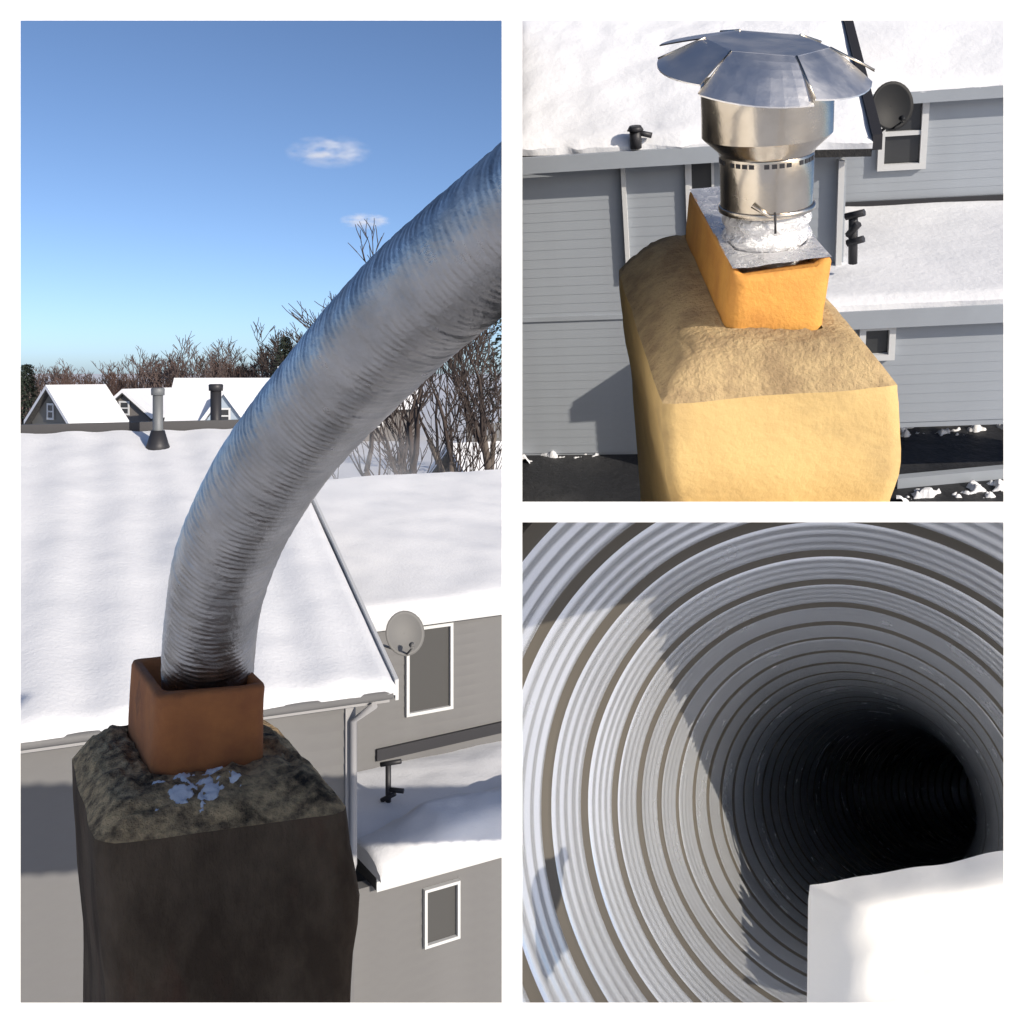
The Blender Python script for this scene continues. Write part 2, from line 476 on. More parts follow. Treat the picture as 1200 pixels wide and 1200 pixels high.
def wall(parent, p0, p1, z0, z1, th, mt, board=0.0, mb=None, lip=0.008, holes=(), trim=None):
    """vertical wall from p0 to p1 (front face), with lap boards in front of it."""
    p0 = Vector((p0.x, p0.y, 0)); p1 = Vector((p1.x, p1.y, 0))
    u = (p1 - p0).normalized(); n = Vector((u.y, -u.x, 0))              # towards the viewer
    ln = (p1 - p0).length
    cen = (p0 + p1) / 2 - n * (th / 2) + Vector((0, 0, (z0 + z1) / 2))
    def s_at(z): return max(0.0, trim(p0, u, z)) if trim else 0.0
    bl_, tl_ = p0 + u * s_at(z0) + Vector((0, 0, z0)), p0 + u * s_at(z1) + Vector((0, 0, z1))
    br_, tr_ = p1 + Vector((0, 0, z0)), p1 + Vector((0, 0, z1))
    w = MB().hexa([q - n * th for q in (bl_, br_, tr_, tl_)], [bl_, br_, tr_, tl_]).build('wall', mt, parent, fix=True)
    if board:
        k = int((z1 - z0) / board)
        bm_ = {}
        for i in range(k):
            zb = z1 - (i + 1) * board
            spans = [(round(s_at(zb + board / 2), 4), ln)]
            for (h0, h1, hz0, hz1) in holes:
                if zb + board * 0.5 > hz0 and zb + board * 0.5 < hz1:
                    spans = [q for a_, b_ in spans for q in ((a_, min(b_, h0)), (max(a_, h1), b_)) if q[1] - q[0] > 0.01]
            for a_, b_ in spans:
                key = (round(a_, 3), round(b_, 3))
                if key not in bm_:
                    q = p0 + u * a_; r = p0 + u * b_
                    zt = Vector((0, 0, board))
                    lo = [q, q + n * lip, q + n * 0.0015 + zt, q + zt]
                    hi = [r, r + n * lip, r + n * 0.0015 + zt, r + zt]
                    o = MB().hexa(lo, hi).build('siding_board', mt if mb is None else mb, parent, fix=True)
                    o.location = (0, 0, zb); bm_[key] = o
                else:
                    copy_obj(bm_[key], parent, (0, 0, zb))
    return u, n, p0
def window(parent, u, n, c, w, h, fr, depth, sash=True, glass='glass', bars=1):
    """window with frame, pane(s) and sash rail on a wall; c is the centre on the wall face."""
    z = Vector((0, 0, 1))
    f = MB()
    d = depth
    f.box(c + n * d / 2 + z * (h / 2 - fr / 2), u * w / 2, n * d / 2, z * fr / 2)
    f.box(c + n * d / 2 - z * (h / 2 - fr / 2), u * w / 2, n * d / 2, z * fr / 2)
    for s_ in (-1, 1):
        f.box(c + n * d / 2 + u * s_ * (w / 2 - fr / 2), u * fr / 2, n * d / 2 * 0.97, z * (h / 2 - fr))
    if bars:
        f.box(c + n * d * 0.42, u * (w / 2 - fr), n * d * 0.38, z * fr * 0.35)
    wo = f.build('window', M['trim'], parent, fix=True)
    for s_ in ((-1, 1) if bars else (0,)):
        hh = (h / 2 - fr) / 2 - fr * 0.175 if bars else h / 2 - fr
        MB().box(c + n * d * 0.18 + z * s_ * (h / 2 - fr) / 2 + z * (fr * 0.0875 * 2 * s_ if bars else 0), u * (w / 2 - fr), n * d * 0.06, z * hh).build('pane', M[glass], wo, fix=True)
    return wo
def prim(parent, name, mt, c, u, n, w, d, h, bevel=0):
    return MB().box(c, u * w / 2, n * d / 2, Vector((0, 0, h / 2))).build(name, mt, parent, bevel=bevel, fix=True)
def sat_dish(V, label, c, aim, r, mt, armdir):
    e = empty('satellite_dish', V, label, 'satellite dish')
    aim = aim.normalized(); a = aim.cross(Vector((0, 0, 1))).normalized(); b_ = a.cross(aim)
    lp = []
    for k in range(8):
        t = k / 7
        lp.append([c + (a * math.cos(q) + b_ * math.sin(q) * 1.1) * r * max(t, 0.02) - aim * r * 0.22 * (1 - t * t) for q in [2 * math.pi * j / 28 for j in range(28)]])
    back = [[p - aim * r * 0.04 for p in q] for q in lp[::-1]]
    MB().loops(lp + back, True).build('reflector', mt, e)
    foc = c + aim * r * 1.0 - b_ * r * 0.75
    MB().tube([c - b_ * r * 1.0 - aim * r * .05, foc], r * 0.05, 6).build('feed_arm', mt, e)
    MB().tube([foc, foc + (c - foc).normalized() * r * 0.25], [r * 0.1, r * 0.14], 8).build('receiver', mt, e)
    MB().tube([c - aim * r * 0.25, c - aim * r * 0.4, c - aim * r * 0.45 - Vector((0, 0, r * 0.9)), c + armdir], r * 0.07, 8).build('mount', mt, e)
    return e

# ------------------------------------------------------------------ left bay: houses under snow
def left_houses():
    dzE = 2.13
    e = empty('house', L, 'grey sided house with a broad snow covered roof behind the mossy chimney', 'house')
    C_ = L.flat(457, 806, dzE); D0 = L.flat(24, 864, dzE)
    u = (C_ - D0).normalized()
    D_ = C_ - u * 6.4
    B_ = L.at(327, 509, 12.0)
    A0 = L.at(24, 518, 10.8)
    A_ = B_ + (A0 - B_).normalized() * 6.6
    v = Vector((-u.y, u.x, 0))
    slab(A_, B_, C_, D_, -0.09).build('roof', M['shingle'], e, fix=True)
    snow_slab(A_, B_, C_ + u * 0.03 - v * 0.07 - Vector((0, 0, .03)), D_ + u * 0.03 - v * 0.07 - Vector((0, 0, .03)), 0.085, 130, 90, 0.012, 1.8, 0.017, 14).build('roof_snow', M['snow'], e)
    rv = (B_ - A_).normalized()
    MB().box((A_ + B_) / 2 + Vector((0, 0.10, 0.085)), rv * (B_ - A_).length / 2, Vector((0, 0.03, 0)), Vector((0, 0, 0.095))).build('ridge_cap', M['dark'], e, fix=True)
    w1 = C_ - u * 0.20 + v * 0.18; w0 = D_ + v * 0.18
    zt = C_.z - 0.07
    uu, n, p0 = wall(e, w0, w1, -5.99, zt, 0.15, M['siding'], 0.115, lip=0.011)
    # gable return facing right
    g1 = w1 + v * 5.0
    MB().box((w1 + g1) / 2 - u * 0.08 + Vector((0, 0, (zt - 5.99) / 2 - w1.z + 0.0)) , u * 0.07, v * 2.5, Vector((0, 0, (zt + 5.99) / 2))).build('end_wall', M['siding'], e, fix=True)
    prim(e, 'corner_board', M['trim_grey'], Vector((w1.x, w1.y, (zt - 3.45) / 2)) + n * 0.012 - u * 0.03, u, n, 0.07, 0.03, zt + 3.45 - 0.02)
    # fascia and gutter along the eave
    mid = (C_ + D_) / 2
    prim(e, 'fascia', M['trim_grey'], mid - Vector((0, 0, 0.045)) + v * 0.02, u, n, (C_ - D_).length, 0.02, 0.11)
    gp = [D_ + n * 0.05 - Vector((0, 0, .03)), C_ + n * 0.05 - Vector((0, 0, 0.03))]
    MB().tube(gp, 0.03, 10).build('gutter', M['siding'], e)
    rk = C_.lerp(B_, 0.5)
    rdir = (B_ - C_).normalized()
    MB().box(rk + u * 0.05 - Vector((0, 0, 0.02)), rdir * (B_ - C_).length / 2, u * 0.012, Vector((0, 0, 0.07))).build('rake_board', M['trim'], e, fix=True)
    # downspout
    d0 = Vector((w1.x, w1.y, 0)) + n * 0.06 - u * 0.02
    MB().tube([Vector((C_.x, C_.y, zt - .02)) - u * 0.12 + n * 0.04, Vector((d0.x, d0.y, zt - 0.16)), Vector((d0.x, d0.y, -3.33)), Vector((d0.x - 0.03, d0.y - 0.1, -3.45))], 0.025, 8).build('downspout', M['trim_grey'], e)
    # vent pipes through the ridge
    for k, (bx, by, tx, ty, Y, lab, r) in enumerate(((185, 522, 182, 461, 10.9, 'grey vent pipe with dark flashing on the snow, left of the other pipe', 0.054),
                                   (253, 502, 252, 456, 12.0, 'dark vent pipe beyond the roof ridge, right of the other pipe', 0.065))):
        pb, pt = L.at(bx, by, Y), L.at(tx, ty, Y)
        pe = empty('vent_pipe', L, lab, 'vent pipe', 'vent pipes on the roof')
        pb.z -= 0.2 if k == 0 else 0.6
        pt.x = pb.x
        MB().tube([pb, pt], r, 12).build('pipe', M['grey_pipe'] if k == 0 else M['dark'], pe)
        MB().tube([pt - Vector((0, 0, 0.02)), pt + Vector((0, 0, 0.05)), pt + Vector((0, 0, 0.06))], [r * 1.28, r * 1.32, r * 1.1], 12).build('cap', M['grey_pipe'] if k == 0 else M['dark'], pe)
        if k == 0:
            zb = pb.z + 0.2
            MB().tube([Vector((pb.x, pb.y, zb - 0.08)), Vector((pb.x, pb.y, zb + 0.02)), Vector((pb.x, pb.y, zb + 0.16))], [0.15, 0.11, 0.07], 14).build('flashing', M['dark'], pe)
    # right hand house
    e2 = empty('house', L, 'grey sided house with a white framed window and dish, right of the duct', 'house')
    dzW = 2.60
    a = RAD(30); u2 = Vector((math.cos(a), math.sin(a), 0)); v2 = Vector((-u2.y, u2.x, 0)); n2 = -v2
    E0 = L.flat(478, 724, dzW)
    D2 = E0 - u2 * 1.0; C2 = E0 + u2 * 4.5
    A2 = D2 + v2 * 3.9 + Vector((0, 0, 0.98)); B2 = C2 + v2 * 3.9 + Vector((0, 0, 0.98))
    slab(A2, B2, C2, D2, -0.08).build('roof', M['shingle'], e2, fix=True)
    snow_slab(A2, B2, C2, D2, 0.12, 70, 50, 0.025, 1.1, seed=9).build('roof_snow', M['snow'], e2)
    w0 = D2 + v2 * 0.12; w1 = C2 + v2 * 0.12
    ztop = D2.z - 0.06
    W0 = Vector((w0.x, w0.y, 0))
    def onw(px, py, off=0.0):
        return L.on(px, py, W0 + n2 * off, n2)
    wc = (onw(476, 735) + onw(529, 832)) / 2; wc = onw(502, 783)
    ww = abs((onw(529, 783) - onw(475, 783)).length); wh = abs(onw(502, 732).z - onw(502, 834).z)
    zbase = -dzW - 1.42
    h0 = (wc - W0).dot(u2) - ww / 2; hole = (h0, h0 + ww, wc.z - wh / 2, wc.z + wh / 2)
    wall(e2, w0, w1, -5.99, ztop, 0.15, M['siding'], 0.115, lip=0.011, holes=(hole,))
    window(e2, u2, n2, wc + n2 * 0.002, ww, wh, 0.034, 0.05, glass='screen', bars=0)
    prim(e2, 'fascia', M['trim'], (D2 + C2) / 2 - Vector((0, 0, 0.05)) + n2 * 0.0, u2, n2, (C2 - D2).length, 0.02, 0.10)
    # dark strip where the porch roof meets the wall
    fb0, fb1 = onw(440, 884), onw(600, 848)
    fu = (fb1 - fb0).normalized()
    MB().box((fb0 + fb1) / 2 + n2 * 0.03, fu * (fb1 - fb0).length / 2, n2 * 0.02, Vector((0, 0, 0.06))).build('flashing', M['dark'], e2, fix=True)
    # porch
    e3 = empty('porch', L, 'flat roofed porch heaped with snow, below the grey house', 'porch')
    dzP = 4.30
    P0 = L.flat(441, 1030, dzP); P1 = L.flat(588, 990, dzP)
    u3 = (P1 - P0).normalized(); v3 = Vector((-u3.y, u3.x, 0)); n3 = -v3
    P1 = P0 + u3 * 3.5
    bk = 2.35
    Q0 = P0 + v3 * bk + Vector((0, 0, 0.03)); Q1 = P1 + v3 * bk + Vector((0, 0, 0.03))
    slab(Q0, Q1, P1, P0, -0.1).build('roof', M['shingle'], e3, fix=True)
    snow_slab(Q0 + Vector((0, 0, .02)), Q1 + Vector((0, 0, .02)), P1 + v3 * 0.5, P0 + v3 * 0.5, 0.10, 50, 30, 0.03, 1.6, seed=3).build('roof_snow', M['snow'], e3)
    # rolled bank of snow on the front edge
    lp = []
    for i in range(60):
        s_ = i / 59
        c = P0.lerp(P1, s_) + v3 * 0.27
        ent = min(1, 0.35 + 3.5 * s_)
        pr = []
        for k in range(17):
            q = math.pi * 1.12 * k / 16 - 0.19
            rad = 0.36 + 0.05 * fbm(Vector((s_ * 6, k * 0.3, 1)), 1.2)
            pr.append(c + n3 * math.cos(q) * rad * 1.0 + Vector((0, 0, math.sin(q) * rad * 0.95 * ent + 0.03)))
        lp.append(pr)
    MB().loops(lp, True, True, True, closed=False).build('snow_bank', M['snow'], e3, fix=True)
    w30 = P0 + v3 * 0.10 + u3 * 0.0 - u3 * 0.9; w31 = P1 + v3 * 0.10
    W3 = Vector((w30.x, w30.y, 0))
    def on3(px, py): return L.on(px, py, W3, n3)
    wc = on3(516, 1069); ww = (on3(536, 1069) - on3(496, 1069)).length; wh = abs(on3(516, 1035).z - on3(516, 1103).z)
    h0 = (wc - W3).dot(u3) - ww / 2; hole = (h0, h0 + ww, wc.z - wh / 2, wc.z + wh / 2)
    wall(e3, w30, w31, -5.99, -dzP - 0.1, 0.12, M['siding'], 0.115, lip=0.011, holes=(hole,))
    window(e3, u3, n3, wc + n3 * 0.002, ww, wh, 0.026, 0.05, bars=0, glass='screen')
    prim(e3, 'fascia', M['trim'], (P0 + P1) / 2 - Vector((0, 0, 0.05)), u3, n3, (P1 - P0).length, 0.02, 0.12)
    # dish on the eave corner
    dc = L.at(475, 742, 8.6)
    sat_dish(L, 'grey satellite dish beside the white framed window', dc, Vector((0.45, -1.0, 0.35)), 0.17, M['dish'], Vector((-0.25, 0.55, -0.25)))
    # small aerial mast standing on the porch roof
    ae = empty('aerial', L, 'small dark aerial bracket on the porch snow by the corner board', 'aerial')
    ab = L.at(455, 942, 10.0)
    at_ = L.at(455, 893, 10.0)
    MB().tube([ab - Vector((0, 0, .12)), at_], 0.028, 8).build('mast', M['dark'], ae)
    for (x0, y0, x1, y1) in ((446, 896, 470, 892), (447, 938, 463, 930), (455, 925, 473, 927)):
        MB().tube([L.at(x0, y0, 10.0), L.at(x1, y1, 9.97)], 0.024, 6).build('arm', M['dark'], ae)
left_houses()

# ------------------------------------------------------------------ far houses
def far_house(label, x, y, ang, w, d, hw, hr, mt, dormer=False, base=-6.0, group=None):
    """gable end faces the viewer's side; w across the gable, d along the ridge."""
    e = empty('house', L, label, 'house', group)
    R = Matrix.Rotation(RAD(ang), 3, 'Z'); o = Vector((x, y, base))
    def P(a, b_, c): return o + R @ Vector((a, b_, c))
    MB().hexa([P(-w/2, 0, 0), P(w/2, 0, 0), P(w/2, d, 0), P(-w/2, d, 0)], [P(-w/2, 0, hw), P(w/2, 0, hw), P(w/2, d, hw), P(-w/2, d, hw)]).build('wall', mt, e, fix=True)
    g = MB(); g.hexa([P(-w/2, 0.02, hw), P(w/2, 0.02, hw), P(0, 0.02, hw + hr)], [P(-w/2, d - 0.02, hw), P(w/2, d - .02, hw), P(0, d - .02, hw + hr)]).build('gable', mt, e, fix=True)
    k = hr / (w / 2); ov = 0.35
    for s_ in (-1, 1):
        A = P(0, -ov, hw + hr + 0.02); B = P(0, d + ov, hw + hr + 0.02); C = P(s_ * (w/2 + ov), d + ov, hw - k * ov); D = P(s_ * (w/2 + ov), -ov, hw - k * ov)
        MB().hexa([A, B, C, D], [p + Vector((0, 0, 0.1)) for p in (A, B, C, D)]).build('roof', M['shingle'], e, fix=True)
        MB().hexa([p + Vector((0, 0, 0.102)) for p in (A, B, C, D)], [p + Vector((0, 0, 0.36)) for p in (A, B, C, D)]).build('roof_snow', M['snow'], e, fix=True)
    u = R @ Vector((1, 0, 0)); n = R @ Vector((0, -1, 0))
    window(e, u, n, P(0, 0, hw + hr * 0.35) + n * 0.02, 0.8, 1.0, 0.12, 0.06)
    for s_ in (-0.28, 0.28):
        window(e, u, n, P(w * s_, 0, hw * 0.62) + n * 0.02, 1.0, 1.3, 0.12, 0.06)
    u2 = R @ Vector((0, 1, 0)); n2 = R @ Vector((1, 0, 0))
    for q in (0.25, 0.7):
        window(e, u2, n2, P(w/2, d * q, hw * 0.62) + n2 * 0.02, 1.0, 1.3, 0.12, 0.06)
    if dormer:
        dw = 2.6
        for (s_,) in ((1,),):
            c0 = d * 0.5
            f0 = w / 2 + 0.15
            zz = hw + 0.0
            def Q(a, b_, c): return P(b_, c0 + a, c)
            top = hr * 0.78
            MB().hexa([Q(-dw/2, f0, zz - .4), Q(dw/2, f0, zz - .4), Q(dw/2, f0, zz + 0.1), Q(0, f0, zz + top), Q(-dw/2, f0, zz + 0.1)],
                      [Q(-dw/2, 0.2, zz - .4), Q(dw/2, 0.2, zz - .4), Q(dw/2, 0.2, zz + 0.1), Q(0, 0.2, zz + top), Q(-dw/2, 0.2, zz + 0.1)]).build('dormer', M['house_blue'], e, fix=True)
            for s2 in (-1, 1):
                A, B, C, D = Q(0, f0 + .3, zz + top), Q(0, 0.3, zz + top), Q(s2 * (dw/2 + .25), .3, zz - .05), Q(s2 * (dw/2 + .25), f0 + .3, zz - .05)
                MB().hexa([A, B, C, D], [p + Vector((0, 0, 0.3)) for p in (A, B, C, D)]).build('dormer_snow', M['snow'], e, fix=True)
            window(e, u2, n2, Q(0, f0, zz + top * 0.35) + n2 * 0.02, 0.8, 1.0, 0.12, 0.06)
    return e
def fx(px, Y): return (px - CX) / F * Y
far_house('olive grey house with snowy gable roof, leftmost beyond the ridge', fx(60, 62), 62, -38, 4.6, 3.2, 3.0, 1.9, M['house_grey'], group='houses beyond the ridge')
far_house('small grey house with low snowy gable, behind the left vent pipe', fx(146, 72), 72, -8, 3.6, 7.0, 3.0, 1.5, M['house_tan'], group='houses beyond the ridge')
far_house('pale blue house with dormer in its big snowy roof, by the duct', fx(222, 68), 66, -84, 5.6, 6.6, 2.6, 2.7, M['house_blue'], dormer=True, group='houses beyond the ridge')
far_house('house with a bright snowy roof glimpsed at the duct edge behind the dormer house', fx(330, 92), 92, -80, 7.0, 12.0, 3.0, 3.2, M['house_tan'], group='houses beyond the ridge')
far_house('low grey building with white roof behind the bare tree', fx(535, 34), 34, -60, 5.0, 5.0, 1.6, 1.7, M['house_tan'], group='houses beyond the ridge')

# board fence at the right edge of the left bay
fe = empty('fence', L, 'grey board fence behind the bare tree', 'fence')
b0 = None
for i in range(26):
    c = Vector((fx(548, 46) + i * 0.16, 46 + i * 0.03, -3.2))
    if b0 is None:
        b0 = MB().box((0, 0, 0), (0.07, 0, 0), (0, 0.012, 0), (0, 0, 0.95)).build('board', M['fence'], fe, fix=True); b0.location = c
    else: copy_obj(b0, fe, c + Vector((0, 0, random.Random(i).uniform(-.03, .03))))
MB().box(Vector((fx(548, 46) + 2, 46.1, -4.9)), (2.1, 0, 0), (0, .04, 0), (0, 0, 1.05)).build('base_wall', M['fence'], fe, fix=True)

# ------------------------------------------------------------------ trees
def tree_mesh(seed, height, spread, stems=1, depth=5, r0=0.13, twig_r=0.012, lean=0.1, bole=0.36, limb=0.0):
    rnd = random.Random(seed)
    tr, cr = MB(), MB()
    def branch(p, d, ln, r, lev):
        n = 3
        pts = [p]; rr = [r]
        dd = d.copy()
        for i in range(n):
            dd = (dd + Vector((rnd.uniform(-1, 1), rnd.uniform(-1, 1), rnd.uniform(-0.4, 0.8))) * 0.17).normalized()
            pts.append(pts[-1] + dd * ln / n); rr.append(max(twig_r * 0.6, r * (1 - 0.42 * (i + 1) / n)))
        (tr if lev < 1 else cr).tube(pts, rr, 6 if lev < 1 else (4 if lev < 2 else 3), caps=False, smooth=True)
        if lev >= depth: return
        nb = rnd.choice((2, 3, 3)) if lev > 0 else rnd.choice((4, 5))
        for k in range(nb):
            t = rnd.uniform(0.45, 1.0) if k else 1.0
            q = pts[0].lerp(pts[-1], t) if t == 1.0 else pts[min(n, int(t * n))].lerp(pts[min(n, int(t * n) + 1)], t * n - int(t * n)) if int(t * n) < n else pts[-1]
            ax = Vector((rnd.uniform(-1, 1), rnd.uniform(-1, 1), rnd.uniform(-0.15, 0.45))).normalized()
            nd = (dd * 0.9 + ax * rnd.uniform(0.45, 0.95) * spread + Vector((0, 0, 0.12))).normalized()
            branch(q, nd, (limb if limb and lev == 0 else ln) * rnd.uniform(0.58, 0.82), max(twig_r, rr[-1] * rnd.uniform(0.55, 0.85)), lev + 1)
    for s_ in range(stems):
        a = rnd.uniform(0, 6.28)
        d = Vector((math.cos(a) * lean, math.sin(a) * lean, 1)).normalized() if stems > 1 else Vector((rnd.uniform(-.05, .05), 0, 1)).normalized()
        branch(Vector((math.cos(a) * 0.12 * (stems > 1), math.sin(a) * 0.12 * (stems > 1), 0)), d, height * bole, r0 * (1 if s_ == 0 else 0.75), 0)
    return tr, cr
protos = []
for k in range(6):
    tr, cr = tree_mesh(40 + k, 10.0, 0.85, depth=5, r0=0.17, twig_r=0.040)
    protos.append((tr.mesh('trunk'), cr.mesh('crown')))
    protos[-1][0].materials.append(M['bark'])
tints = [M['twig'], M['twig_red'], M['twig_dark']]
crown_t = [[None] * 3 for _ in range(6)]
for k in range(6):
    for j in range(3):
        c = protos[k][1].copy(); c.materials.clear(); c.materials.append(tints[j]); crown_t[k][j] = c
rnd = random.Random(11)
places = []
def tree_line(px):
    ks = ((-20, .66), (24, .66), (60, .72), (120, .74), (180, .86), (240, .98), (300, .90), (340, 1.12), (380, 1.05), (460, .8), (640, .7))
    for (a_, h0), (b_, h1) in zip(ks, ks[1:]):
        if a_ <= px <= b_: return h0 + (h1 - h0) * (px - a_) / (b_ - a_)
    return .7
for i in range(44):
    px = 10 + i * 9.4 + rnd.uniform(-5, 5)
    Y = rnd.uniform(104, 135)
    h = tree_line(px) * rnd.uniform(0.84, 1.10)
    places.append((px, Y, h, rnd.randrange(6), rnd.choice((0, 1, 1, 2)) if px < 290 else 2))
names = {0: 'brown bare tree', 1: 'greyish brown bare tree', 2: 'dark bare tree'}
def beside(px):
    return ('above the leftmost olive grey house' if px < 125 else 'above the small grey house by the pipe' if px < 192
            else 'above the pale blue dormer house' if px < 285 else 'just left of the curving duct' if px < 345 else 'half hidden behind the curving duct')
for px, Y, h, k, j in places:
    t = empty('bare_tree', L, names[j] + ' in the treeline ' + beside(px), 'tree', 'far treeline')
    t.matrix_world = Matrix.Translation(CAM + Vector((fx(px, Y), Y, -6.0))) @ Matrix.Rotation(rnd.uniform(0, 6.28), 4, 'Z') @ Matrix.Diagonal((h * 1.1, h * 1.1, h, 1))
    for nm, me in (('trunk', protos[k][0]), ('crown', crown_t[k][j])):
        o = bpy.data.objects.new(nm, me); COL.objects.link(o); o.parent = t
# far-off scrub filling in below the trees
sm = MB(); rnd = random.Random(3)
for i in range(5200):
    px = rnd.uniform(-20, 470); Y = rnd.uniform(112, 150)
    hgt = rnd.uniform(1.5, 8.4) * tree_line(px) * (0.85 + 0.3 * noise.noise(Vector((px * 0.02, 0, 0)))) 
    b = Vector((fx(px, Y), Y, -6.0)); tip = b + Vector((rnd.uniform(-.8, .8), rnd.uniform(-.4, .4), hgt))
    mid = b.lerp(tip, 0.5) + Vector((rnd.uniform(-.3, .3), 0, 0))
    sm.tube([b, mid, tip], [0.09, 0.07, 0.03], 3, caps=False)
tag(sm.build('thicket', M['twig_red'], view=L), kind='stuff', label='dense brown thicket filling the far treeline', cat='thicket')

def big_tree(label, px, Y, seed, h, stems, tw, mt, depth=6, lean=0.22, spread=0.8, r0=0.16):
    tr, cr = tree_mesh(seed, h, spread, stems, depth, r0, tw, lean, 0.5, h * 0.22)
    t = empty('bare_tree', L, label, 'tree')
    t.matrix_world = Matrix.Translation(CAM + Vector((fx(px, Y), Y, -6.0)))
    o = tr.build('trunk', M['bark'], t); c = cr.build('crown', mt, t)
    return t
big_tree('large multi-stemmed bare tree right of the duct above the snowy roof', 507, 20, 77, 8.6, 4, 0.011, M['twig_dark'], depth=5, r0=0.17, lean=0.16)
big_tree('slender dark bare tree at the right edge behind the duct', 566, 23, 93, 9.4, 3, 0.012, M['twig_dark'], depth=6, r0=0.15, lean=0.14)
def conifer(label, px, Y, h, seed, base=-6.0):
    rnd = random.Random(seed)
    t = empty('conifer_tree', L, label, 'tree')
    t.matrix_world = Matrix.Translation(CAM + Vector((fx(px, Y), Y, base)))
    MB().tube([(0, 0, 0), (0, 0, h)], [0.16, 0.02], 8).build('trunk', M['bark'], t)
    m = MB()
    for i in range(1500):
        s_ = rnd.random() ** 0.8; z = h * (0.12 + 0.87 * s_); rr = (1 - s_) * h * 0.24 + 0.12
        a = rnd.uniform(0, 6.28); r = rr * math.sqrt(rnd.uniform(0.15, 1)); 
        p = Vector((math.cos(a) * r, math.sin(a) * r, z - r * 0.25))
        d = Vector((math.cos(a), math.sin(a), rnd.uniform(-.6, .1))).normalized() * rnd.uniform(.25, .55)
        w = d.cross(Vector((0, 0, 1))).normalized() * rnd.uniform(.06, .14)
        b = len(m.v); m.v += [p - w, p + w, p + d + w * .3, p + d - w * .3 + Vector((0, 0, -.05))]; m.quad((b, b + 1, b + 2, b + 3))
    m.build('foliage', M['needle'], t)
conifer('dark conifer at the far left end of the treeline', 31, 95, 6.9, 1)
conifer('tall dark conifer at the right edge of the left bay', 590, 60, 12.0, 2)
conifer('dark conifer beside the duct at the right end of the far treeline', 334, 98, 9.6, 4)

# ------------------------------------------------------------------ clouds and steam
def puff(name, label, cat, c, r, dens, nscale, seed, thr=0.5, stuff=False, aniso=0.0, blobs=None):
    m = bpy.data.materials.new(name + '_volume'); m.use_nodes = True
    nt = m.node_tree; N = nt.nodes; K = nt.links
    N.remove(N['Principled BSDF'])
    pv = N.new('ShaderNodeVolumePrincipled'); pv.inputs['Color'].default_value = (1, 1, 1, 1); pv.inputs['Anisotropy'].default_value = aniso
    tc = N.new('ShaderNodeTexCoord'); nz = N.new('ShaderNodeTexNoise'); nz.inputs['Scale'].default_value = nscale; nz.inputs['Detail'].default_value = 5
    mp = N.new('ShaderNodeMapping'); mp.inputs['Location'].default_value = (seed, seed * 0.7, 0)
    K.new(tc.outputs['Object'], mp.inputs[0]); K.new(mp.outputs[0], nz.inputs['Vector'])
    ln = N.new('ShaderNodeVectorMath'); ln.operation = 'LENGTH'; K.new(tc.outputs['Object'], ln.inputs[0])
    f = N.new('ShaderNodeMapRange'); f.inputs[1].default_value = 1.0; f.inputs[2].default_value = 0.0; f.inputs[3].default_value = 0.0; f.inputs[4].default_value = 1.0
    K.new(ln.outputs['Value'], f.inputs[0])
    g_ = N.new('ShaderNodeMapRange'); g_.inputs[1].default_value = thr; g_.inputs[2].default_value = thr + 0.35
    K.new(nz.outputs[0], g_.inputs[0])
    mu = N.new('ShaderNodeMath'); mu.operation = 'MULTIPLY'; K.new(f.outputs[0], mu.inputs[0]); K.new(g_.outputs[0], mu.inputs[1])
    m2 = N.new('ShaderNodeMath'); m2.operation = 'MULTIPLY'; m2.inputs[1].default_value = dens; K.new(mu.outputs[0], m2.inputs[0])
    K.new(m2.outputs[0], pv.inputs['Density']); K.new(pv.outputs[0], N['Material Output'].inputs['Volume'])
    bm = bmesh.new(); bmesh.ops.create_icosphere(bm, subdivisions=3, radius=1.0)
    me = bpy.data.meshes.new(name); bm.to_mesh(me); bm.free(); me.materials.append(m)
    o = bpy.data.objects.new(name, me); COL.objects.link(o)
    o.location = CAM + c; o.scale = r
    return tag(o, label, cat, kind='stuff' if stuff else None)
puff('cloud', 'wispy white cloud high in the blue sky, upper of the two', 'cloud', L.at(385, 178, 1500), (66, 30, 26), 0.16, 2.6, 3.1, 0.47)
puff('cloud', 'small white streak of cloud just above the duct, lower of the two', 'cloud', L.at(428, 259, 1500), (40, 24, 13), 0.16, 2.2, 8.7, 0.42)
puff('steam', 'thin white steam drifting below the duct over the snowy roof', 'steam', L.at(425, 565, 7.0), (0.75, 0.6, 0.42), 1.1, 2.0, 2.0, 0.30, stuff=True)

